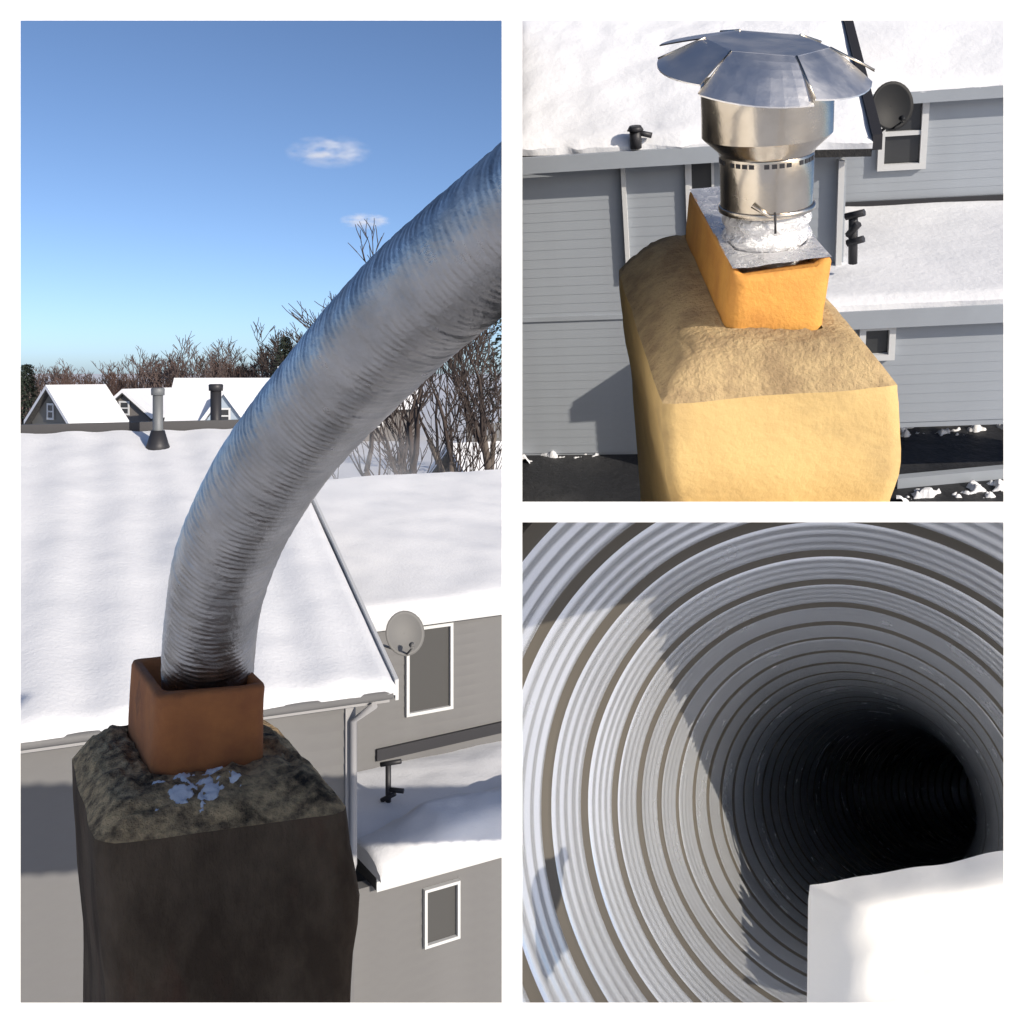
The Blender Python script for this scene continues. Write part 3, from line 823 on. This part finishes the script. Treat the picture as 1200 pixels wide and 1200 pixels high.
# ------------------------------------------------------------------ upper right bay: golden chimney with its new cap, houses behind
U = T.u
dzK = 1.22
kfl, kfr, kbl = T.flat(776, 474, dzK), T.flat(1054, 452, dzK), T.flat(724, 316, dzK)
kbr = kfr + kbl - kfl
print('T crown', [tuple(round(c / U, 2) for c in p) for p in (kfl, kfr, kbr, kbl)])
dzt2, dzb2 = 0.93, 1.10
q0, q1, q3 = T.flat(858, 322, dzt2), T.flat(978, 306, dzt2), T.flat(806, 224, dzt2)
print('T tile', [tuple(round(c / U, 2) for c in p) for p in (q0, q1, q3)])
ttop = [q0, q1, q1 + q3 - q0, q3]
w0_, w1_ = T.flat(850, 386, dzb2), T.flat(966, 386, dzb2)
tbase = [w0_, w1_, w1_ + (q3 - q0), w0_ + (q3 - q0)]
chimney(T, 'golden sunlit stucco chimney with an orange clay flue and metal cap', [kfl, kfr, kbr, kbl],
        [(0, 1, 0, 0), (0.06, 1.01, 0.0, 0), (0.22, 1.02, 0.012, 0), (0.42, 0.96, 0.012, 0), (1.0, 0.90, 0.0, 0), (2.45, 0.90, 0, 0)],
        tbase, ttop, (M['stucco_gold'], M['mortar_gold'], M['terracotta']), 0.010, 6.1, rim_wave=0.012, edge_r=0.012,
        stand=(Vector((0, 0, 0)), T.Ri @ Vector((0, -(HY - 596) / F, -1)).normalized() if False else T.Ri @ Vector((0, (HY - 596) / F, -1)).normalized()))

def cap_vent():
    e = empty('chimney_vent', T, 'shiny galvanised chimney vent with hexagonal hood on the orange flue', 'chimney vent')
    base = T.flat(898, 278, 0.93)
    ax = Vector((base.x, base.y, 0))
    def zrow(row): return T.on(900, row, ax, Vector((0, 1, 0))).z
    k = (T.on(950, 250, ax, Vector((0, 1, 0))) - T.on(900, 250, ax, Vector((0, 1, 0)))).length / 50      # metres per pixel there
    def lathe(name, prof, mt, n=64, parent=e, smooth=True):
        lps = [[ax + Vector((math.cos(2 * math.pi * j / n) * r, math.sin(2 * math.pi * j / n) * r, z)) for j in range(n)] for r, z in prof]
        m = MB().loops(lps, smooth)
        o = m.build(name, mt, parent)
        return o
    z = zrow
    # crumpled flexible liner rising from the flue
    lps = []
    for i in range(30):
        t = i / 29
        zz = z(318) + (z(236) - z(318)) * t
        r = (53 - 2 * t + 2.2 * math.sin(t * 26)) * k
        lps.append([ax + Vector((math.cos(a_) * r * (1 + 0.02 * noise.noise(Vector((math.cos(a_) * 3, math.sin(a_) * 3, t * 9)))), math.sin(a_) * r, zz)) for a_ in [2 * math.pi * j / 60 for j in range(60)]])
    MB().loops(lps, True).build('liner', M['foil'], e)
    # foil collar folded over the rim of the flue
    cen = sum(ttop, Vector()) / 4
    out = []
    for (ins, dz) in ((0.78, 0.012), (0.90, 0.012), (0.97, 0.010)):
        lp = []
        for c0 in range(4):
            a_, b_ = ttop[c0], ttop[(c0 + 1) % 4]
            for s_ in range(12):
                p = a_.lerp(b_, s_ / 12)
                lp.append(cen + (p - cen) * ins + Vector((0, 0, dz * U + 0.010 * U * noise.noise(p * 60))))
        out.append(lp)
    inner = []
    for p in out[0]:
        d = Vector((p.x - ax.x, p.y - ax.y, 0)).normalized()
        inner.append(ax + d * 52 * k + Vector((0, 0, cen.z - 0.01 * U)))
    MB().loops([inner] + out, True).build('foil_collar', M['foil'], e)
    lathe('lower_pipe', [(55 * k, z(240)), (55 * k, z(205)), (55 * k, z(180)), (54 * k, z(178))], M['steel'])
    lathe('clamp', [(55.5 * k, z(244)), (57.5 * k, z(243)), (57.5 * k, z(238)), (55.5 * k, z(237))], M['steel'])
    lathe('flare', [(56 * k, z(177)), (57 * k, z(174)), (74 * k, z(158)), (75.5 * k, z(155))], M['steel'])
    lathe('upper_drum', [(75.6 * k, z(156)), (75.6 * k, z(120)), (75.6 * k, z(92)), (73 * k, z(90)), (73 * k, z(120))], M['steel'])
    # dark vent slots under the flare
    first = None
    for j in range(40):
        a_ = 2 * math.pi * j / 40
        if j % 5 == 4: continue
        d = Vector((math.cos(a_), math.sin(a_), 0)); t_ = Vector((-d.y, d.x, 0))
        o = MB().box(ax + d * 55.2 * k + Vector((0, 0, z(183.5))), t_ * 2.9 * k, d * 0.4 * k, Vector((0, 0, 2.6 * k))).build('vent_slot', M['dark'], e, fix=True)
    # strap screw
    MB().tube([ax + Vector((0.18 * 55 * k, -56 * k, z(236))), ax + Vector((0.18 * 55 * k, -58.5 * k, z(258)))], 1.5 * k, 6).build('strap', M['dark'], e)
    MB().tube([ax + Vector((-.3 * 55 * k, -56 * k, z(226))), ax + Vector((0.1 * 55 * k, -59 * k, z(240)))], [3 * k, 1.6 * k], 6).build('strap', M['steel'], e)
    # hexagonal hood
    top_c = ax + Vector((0, 0, z(50)))
    tilt = Matrix.Rotation(RAD(8), 3, 'Y') @ Matrix.Rotation(RAD(4.5), 3, 'X')
    ri, ro = 70 * k, 122 * k
    off = RAD(-93)
    hood = []
    for fct in range(6):
        a0 = off + RAD(60) * (fct - 0.5)
        g_ = []
        for i in range(7):
            t = i / 6
            row = []
            for j in range(9):
                s_ = j / 8
                pi_ = Vector((math.cos(a0), math.sin(a0), 0)).lerp(Vector((math.cos(a0 + RAD(60)), math.sin(a0 + RAD(60)), 0)), s_) * ri
                aa = a0 + RAD(60) * s_
                po = Vector((math.cos(aa), math.sin(aa), 0)) * ro
                p = pi_.lerp(po, t)
                p.z = -30 * k * t ** 1.15 * (1.30, 1.1, 0.7, 0.5, 0.40, 0.95)[fct] - 2.5 * k * math.sin(math.pi * s_) * t
                row.append(top_c + tilt @ p)
            g_.append(row)
        m = MB().loops(g_, False, closed=False)
        under = [[p - Vector((0, 0, 1.6 * k)) for p in r] for r in g_]
        m.loops(under[::-1], False, closed=False)
        s0 = len(m.v); m.v += g_[-1] + under[-1]
        for i in range(8): m.quad((s0 + i, s0 + i + 1, s0 + 9 + i + 1, s0 + 9 + i))
        m.build('hood_petal', M['hood'], e)
        # raised seam between petals
        p0 = top_c + tilt @ Vector((math.cos(a0) * ri, math.sin(a0) * ri, 0.4 * k)); p1 = g_[-1][0] + Vector((0, 0, 0.8 * k))
        MB().tube([p0, p1], 1.3 * k, 5).build('seam', M['steel'], e)
    hx = [top_c + tilt @ (Vector((math.cos(off + RAD(60) * (j - .5)), math.sin(off + RAD(60) * (j - .5)), 0)) * ri) for j in range(6)]
    MB().hexa([p - Vector((0, 0, 1.5 * k)) for p in hx], [p + Vector((0, 0, 0.2 * k)) for p in hx]).build('hood_top', M['hood'], e, fix=True)
cap_vent()

def right_houses():
    yW = 7.2
    G = -3.55 * U
    e = empty('house', T, 'blue grey sided house with white corner boards behind the golden chimney', 'house')
    a = RAD(3.5); u = Vector((math.cos(a), math.sin(a), 0)); v = Vector((-u.y, u.x, 0)); n = -v
    K1 = T.at(988, 200, yW)                                   # right-hand corner of the wall
    W = Vector((K1.x, K1.y, 0))
    def onw(px, py, off=0.0): return T.on(px, py, W + n * off, n)
    zt = onw(800, 182).z
    w1 = onw(990, 250); w0 = onw(603, 300); w0 = W + u * ((Vector((w0.x, w0.y, 0)) - W).dot(u))
    # the wall's left end is trimmed at the bay's divider
    lo = min((onw(604, r) - W).dot(u) for r in (180, 540)); w0 = W + u * lo
    zb = onw(670, 533).z
    zm = onw(670, 372).z
    def trim(p, d, z):                                        # the wall stops at the bay's divider
        a_ = T.R @ (p + Vector((0, 0, z))); b_ = T.R @ d
        return (0.0035 - a_.x) / b_.x
    wall(e, w0, w1, zb, zt, 0.1 * U, M['siding_t'], 0.070 * U, lip=0.009 * U, trim=trim)
    wb = w0 + u * trim(w0, u, zm)
    prim(e, 'belt_board', M['siding_t'], (wb + Vector((w1.x, w1.y, 0))) / 2 + n * 0.012 * U + Vector((0, 0, zm)), u, n, (Vector((w1.x, w1.y, 0)) - wb).length, 0.024 * U, 0.035 * U)
    def vert(name, px, r0, r1, wpx, d=0.05, mt='trim'):
        p0, p1 = onw(px, r0), onw(px, r1)
        c = (p0 + p1) / 2; ww = (onw(px + wpx, r0) - p0).length
        return prim(e, name, M[mt], Vector((p0.x, p0.y, (p0.z + p1.z) / 2)) + n * d * U / 2, u, n, ww, d * U, abs(p0.z - p1.z))
    vert('downspout', 730, 190, 325, 5, 0.06)
    vert('corner_board', 805, 188, 282, 5)
    vert('corner_board', 985, 186, 330, 7, 0.07)
    # narrow reddish window beside the cap
    wc = onw(822, 206)
    window(e, u, n, Vector((wc.x, wc.y, wc.z)) + n * 0.012 * U, 0.17 * U, 0.28 * U, 0.018 * U, 0.03 * U, bars=0)
    # eave, gutter, roof and snow
    ev = onw(1022, 180, 0.25 * U); zE = zt + 0.02 * U
    C = Vector((ev.x, ev.y, zE)); D = w0 + n * 0.25 * U + Vector((0, 0, zE))
    rn = (u.cross((v + Vector((0, 0, 0.40))).normalized())).normalized()
    A = T.on(605, 4, C, rn); B = T.on(981, 4, C, rn); D = T.on(604, 183, C, rn)
    slab(A, B, C, D, -0.06 * U).build('roof', M['shingle'], e, fix=True)
    snow_slab(A, B, C, D, 0.09 * U, 70, 60, 0.03 * U, 6.0, edge=0.5).build('roof_snow', M['snow_t'], e)
    MB().box(C.lerp(B, 0.5) + u * 0.03 * U + Vector((0, 0, .04 * U)), (B - C) / 2, u * 0.03 * U, Vector((0, 0, 0.05 * U))).build('rake_board', M['dark'], e, fix=True)
    prim(e, 'fascia', M['siding_t'], (C + D) / 2 - Vector((0, 0, 0.02 * U)), u, n, (C - D).length, 0.04 * U, 0.11 * U)
    sb = T.on(700, 196, W + n * 0.02 * U, n)
    prim(e, 'eave_patch', M['shingle'], onw(712, 188) + n * 0.03 * U, u, n, 0.45 * U, 0.02 * U, 0.02 * U)
    # vent on the roof
    nr = (B - A).cross(D - A).normalized()
    rv = T.on(745, 165, C + Vector((0, 0, 0.09 * U)), nr)
    ve = empty('roof_vent', T, 'small dark vent poking out of the roof snow left of the cap', 'roof vent')
    MB().tube([rv - Vector((0, 0, 0.05 * U)), rv + Vector((0, 0, 0.07 * U))], 0.04 * U, 10).build('stub', M['dark'], ve)
    MB().tube([rv + Vector((0, 0, 0.06 * U)), rv + Vector((0.11 * U, 0, 0.03 * U))], 0.02 * U, 6).build('arm', M['dark'], ve)
    MB().tube([rv + Vector((0, 0, 0.07 * U)), rv + Vector((0, 0, 0.10 * U))], [0.058 * U, 0.04 * U], 10).build('hood', M['dark'], ve)
    # right hand house with dish and window
    e2 = empty('house', T, 'blue grey house with tall window and dark dish, right of the cap', 'house')
    y2 = 8.7
    a2 = RAD(3); u2 = Vector((math.cos(a2), math.sin(a2), 0)); v2 = Vector((-u2.y, u2.x, 0)); n2 = -v2
    k2 = T.at(1015, 200, y2); W2 = Vector((k2.x, k2.y, 0)) - u2 * 0.7 * U
    def on2(px, py, off=0.0): return T.on(px, py, W2 + n2 * off * U, n2)
    z2 = on2(1120, 106).z; zb2 = on2(1100, 300).z
    w21 = W2 + u2 * ((on2(1230, 150) - W2).dot(u2))
    wc = on2(1057, 155); ww = (on2(1086, 155) - on2(1029, 155)).length; wh = abs(on2(1057, 112).z - on2(1057, 198).z)
    h0 = (wc - W2).dot(u2) - ww / 2
    wall(e2, W2, w21, zb2, z2, 0.1 * U, M['siding_t'], 0.07 * U, lip=0.009 * U, holes=((h0, h0 + ww, wc.z - wh / 2, wc.z + wh / 2),))
    window(e2, u2, n2, wc + n2 * 0.002, ww, wh, 0.05 * U, 0.05 * U)
    C2 = Vector((w21.x, w21.y, z2 + 0.02 * U)) + n2 * 0.12 * U; D2 = W2 + n2 * 0.12 * U + Vector((0, 0, z2 + .02 * U))
    rn2 = (u2.cross((v2 + Vector((0, 0, 0.45))).normalized())).normalized()
    A2 = T.on(960, 4, C2, rn2); B2 = T.on(1235, 4, C2, rn2)
    slab(A2, B2, C2, D2, -0.06 * U).build('roof', M['shingle'], e2, fix=True)
    snow_slab(A2, B2, C2, D2, 0.08 * U, 40, 40, 0.025 * U, 5.0, seed=4).build('roof_snow', M['snow_t'], e2)
    prim(e2, 'fascia', M['siding_t'], (C2 + D2) / 2 - Vector((0, 0, 0.03 * U)), u2, n2, (C2 - D2).length, 0.03 * U, 0.09 * U)
    f0, f1 = on2(985, 238), on2(1230, 236)
    fz = (f0.z + f1.z) / 2
    prim(e2, 'flashing', M['dark'], (Vector((f0.x, f0.y, fz)) + Vector((f1.x, f1.y, fz))) / 2 + n2 * 0.03 * U, u2, n2, (f1 - f0).length, 0.03 * U, 0.09 * U)  # dark strip along the wall above the porch
    dc = T.at(1046, 124, 7.8)
    sat_dish(T, 'dark satellite dish in front of the tall window right of the cap', dc, Vector((0.35, -1.0, 0.25)), 0.155 * U, M['dish_dark'], Vector((-0.16, 0.35, -0.35)) * U)
    MB()
    # porch
    e3 = empty('porch', T, 'flat porch roof covered in smooth snow beside the golden chimney', 'porch')
    dzp = -fz / U + 0.06
    P0 = T.flat(975, 366, dzp); P1 = T.flat(1176, 356, dzp)
    u3 = (P1 - P0).normalized(); v3 = Vector((-u3.y, u3.x, 0)); n3 = -v3
    P1 = P0 + u3 * 2.6 * U
    P0 = P0 - u3 * 0.3 * U
    bk = 2.36 * U
    slab(P0 + v3 * bk, P1 + v3 * bk, P1, P0, -0.08 * U).build('roof', M['shingle'], e3, fix=True)
    snow_slab(P0 + v3 * bk, P1 + v3 * bk, P1, P0, 0.07 * U, 40, 40, 0.018 * U, 5.0, seed=2, edge=0.5).build('roof_snow', M['snow_t'], e3)
    prim(e3, 'fascia', M['siding_t'], (P0 + P1) / 2 + n3 * 0.0 - Vector((0, 0, 0.06 * U)), u3, n3, (P1 - P0).length, 0.03 * U, 0.12 * U)
    W3 = Vector((P0.x, P0.y, 0)) + v3 * 0.1 * U; W31 = Vector((P1.x, P1.y, 0)) + v3 * 0.1 * U
    def on3(px, py): return T.on(px, py, W3, n3)
    wc = on3(1026, 398); ww = (on3(1047, 398) - on3(1005, 398)).length; wh = abs(on3(1030, 378).z - on3(1030, 420).z)
    h0 = (wc - W3).dot(u3) - ww / 2
    zb3 = on3(1120, 480).z
    wall(e3, W3, W31, zb3 - 0.12 * U, P0.z - 0.08 * U, 0.1 * U, M['siding_t'], 0.07 * U, lip=0.009 * U, holes=((h0, h0 + ww, wc.z - wh / 2, wc.z + wh / 2),))
    window(e3, u3, n3, wc + n3 * 0.002, ww, wh, 0.04 * U, 0.05 * U, bars=0)
    ae = empty('aerial', T, 'small dark aerial bracket on the porch snow beside the orange flue', 'aerial')
    ab, at_ = T.at(1000, 292, 6.9), T.at(1000, 250, 6.9)
    MB().tube([ab - Vector((0, 0, .1 * U)), at_], 0.03 * U, 8).build('mast', M['dark'], ae)
    for (x0, y0, x1, y1) in ((991, 254, 1013, 249), (993, 285, 1012, 280), (994, 276, 1006, 262)):
        MB().tube([T.at(x0, y0, 6.9), T.at(x1, y1, 6.85)], 0.025 * U, 6).build('arm', M['dark'], ae)
    # yard
    zg = min(zb, zb3 - 0.1 * U)
    p = [T.flat(604, 528, -zg / U), T.flat(604, 640, -zg / U), T.flat(1188, 640, -zg / U), T.flat(1188, 440, -zg / U)]
    y = MB()
    yl = MB(); yl.v = [Vector(q) for q in p]; yl.quad((0, 1, 2, 3)); tag(yl.build('yard', M['asphalt'], view=T), kind='structure')
    for (a, b_, c, d, n_, th, sd_) in (((606, 545), (750, 532), (606, 530), (750, 518), (80, 16), 0.02, 1), ((1050, 520), (1187, 512), (1050, 486), (1187, 462), (90, 40), 0.04, 2), ((1050, 592), (1187, 590), (1050, 574), (1187, 560), (90, 24), 0.02, 3)):
        A, B, C, D = (T.flat(*q, -zg / U) for q in (a, b_, c, d))
        tag(ragged_snow(n_[0], n_[1], lambda x, y, A=A, B=B, C=C, D=D: A.lerp(B, x).lerp(C.lerp(D, x), y), lambda x, y, p, th=th, sd_=sd_: fbm(Vector((p.x, p.y * 1.5, sd_)), 22, 5) * 0.5 + th - 0.5 * (y - .5) ** 2, 0.05 * U).build('snow_patch', M['snow_t'], view=T),
            ('strip of broken snow along the foot of the blue grey wall', 'broken snow on the dark yard beside the porch wall', 'snow along the kerb in the dark yard')[sd_ - 1], 'snow', kind='stuff')
    k0, k1 = T.flat(1050, 566, -zg / U - 0.03), T.flat(1200, 552, -zg / U - 0.03)
    kd = (k1 - k0).normalized(); kn = Vector((kd.y, -kd.x, 0))
    tag(MB().box((k0 + k1) / 2, kd * (k1 - k0).length / 2, kn * 0.03 * U, Vector((0, 0, 0.05 * U))).build('kerb', M['siding_t'], view=T, fix=True), kind='structure')
right_houses()
# ------------------------------------------------------------------ lower right bay: looking into a ribbed aluminium duct
RD = 0.25
dctl = [(980, 954, 0.57), (982, 953, 0.75), (985, 952, 1.0), (992, 951, 1.5), (1009, 949, 2.05), (1036, 941, 3.0), (1072, 934, 4.0), (1120, 930, 5.0), (1190, 930, 6.0), (1290, 935, 7.0)]
dp = [L.at(*c) for c in dctl]
path = catmull([dp[0] * 2 - dp[1]] + dp + [dp[-1] * 2 - dp[-2]], 0.0055)
lps = []; nseg = 160; s = 0.0; svals = []
t0 = (path[1] - path[0]).normalized(); a = t0.cross(Vector((0, 0, 1))).normalized()
PIT = 0.150
def prof(x, ph):
    x = x % 1.0
    if x < 0.18: return 0.009 * math.sin(math.pi * x / 0.18) ** 0.7
    y = (x - 0.18) / 0.82
    return 0.0014 * (math.cos(y * 2 * math.pi * 4) - 1)
for i, p in enumerate(path):
    t = (path[min(i + 1, len(path) - 1)] - path[max(i - 1, 0)]).normalized()
    a = (a - t * a.dot(t)).normalized(); c = t.cross(a)
    if i: s += (p - path[i - 1]).length
    lp = []
    for k in range(nseg):
        ph = 2 * math.pi * k / nseg
        d = a * math.cos(ph) + c * math.sin(ph)
        lp.append(p + d * (RD + prof(s / PIT, ph) + 0.0015 * noise.noise(d * 2 + Vector((0, 0, s * 3)))))
    lps.append(lp[::-1]); svals.append(s)
dm = MB().loops(lps, True, False, True)
ob = dm.build('ribbed_duct', M['duct'], view=L)
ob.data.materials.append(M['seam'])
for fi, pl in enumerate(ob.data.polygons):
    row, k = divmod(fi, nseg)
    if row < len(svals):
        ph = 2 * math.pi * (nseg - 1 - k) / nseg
        if (svals[row] / PIT) % 1.0 < 0.185: pl.material_index = 1  # all faces of each groove take the darker material
bm = bmesh.new(); bm.from_mesh(ob.data)
for co, no in (((0.004, 0, 0), (-1, 0, 0)), ((0, 0, 0), Vector((0, -(HY - 601) / F, 1)).normalized())):
    bmesh.ops.bisect_plane(bm, geom=bm.verts[:] + bm.edges[:] + bm.faces[:], plane_co=co, plane_no=no, clear_outer=True)
for co, no in (((0, 0, 0), Vector((1, -(1190 - CX) / F, 0)).normalized()), ((0, 0, 0), Vector((0, (HY - 1190) / F, -1)).normalized())):
    near = [f for f in bm.faces if f.calc_center_median().y < 1.85]                # near part, cut away out of view to let light in
    gm = near + list({e_ for f in near for e_ in f.edges}) + list({v_ for f in near for v_ in f.verts})
    bmesh.ops.bisect_plane(bm, geom=gm, plane_co=co, plane_no=no, clear_outer=True)
bm.to_mesh(ob.data); bm.free()
tag(ob, 'ribbed aluminium duct seen from inside, curving away into the dark', 'duct')
# pale cloth lying in the duct mouth
m = MB(); rows = []
for j in range(25):
    v = j / 24
    row = []
    for i in range(25):
        u_ = i / 24
        px = 966 + 260 * u_; py = 1066 - 44 * u_ + 150 * v
        y = 0.62 - 0.05 * v
        p = L.at(px, py, y)
        ed = min(u_, v, 0.25) / 0.25
        p.y += 0.03 * (1 - math.sin(ed * math.pi / 2)) ** 1.5
        p.z += 0.012 * math.sin(ed * math.pi / 2) + 0.003 * noise.noise(Vector((u_ * 4, v * 4, 2)))
        row.append(p)
    rows.append(row)
m.loops(rows, True, closed=False)
und = [[p - Vector((0, -0.004, 0.012)) for p in r] for r in rows]
m.loops(und[::-1], True, closed=False)
def edge(t, b_):
    s0 = len(m.v); n = len(t); m.v += list(t) + list(b_)
    for i in range(n - 1): m.quad((s0 + i, s0 + i + 1, s0 + n + i + 1, s0 + n + i), True)
edge(rows[0], und[0]); edge(rows[-1], und[-1]); edge([r[0] for r in rows], [r[0] for r in und]); edge([r[-1] for r in rows], [r[-1] for r in und])
tag(m.build('cloth', M['paper'], view=L, fix=True), 'pale white cloth lying at the lower right in the ribbed duct mouth', 'cloth')
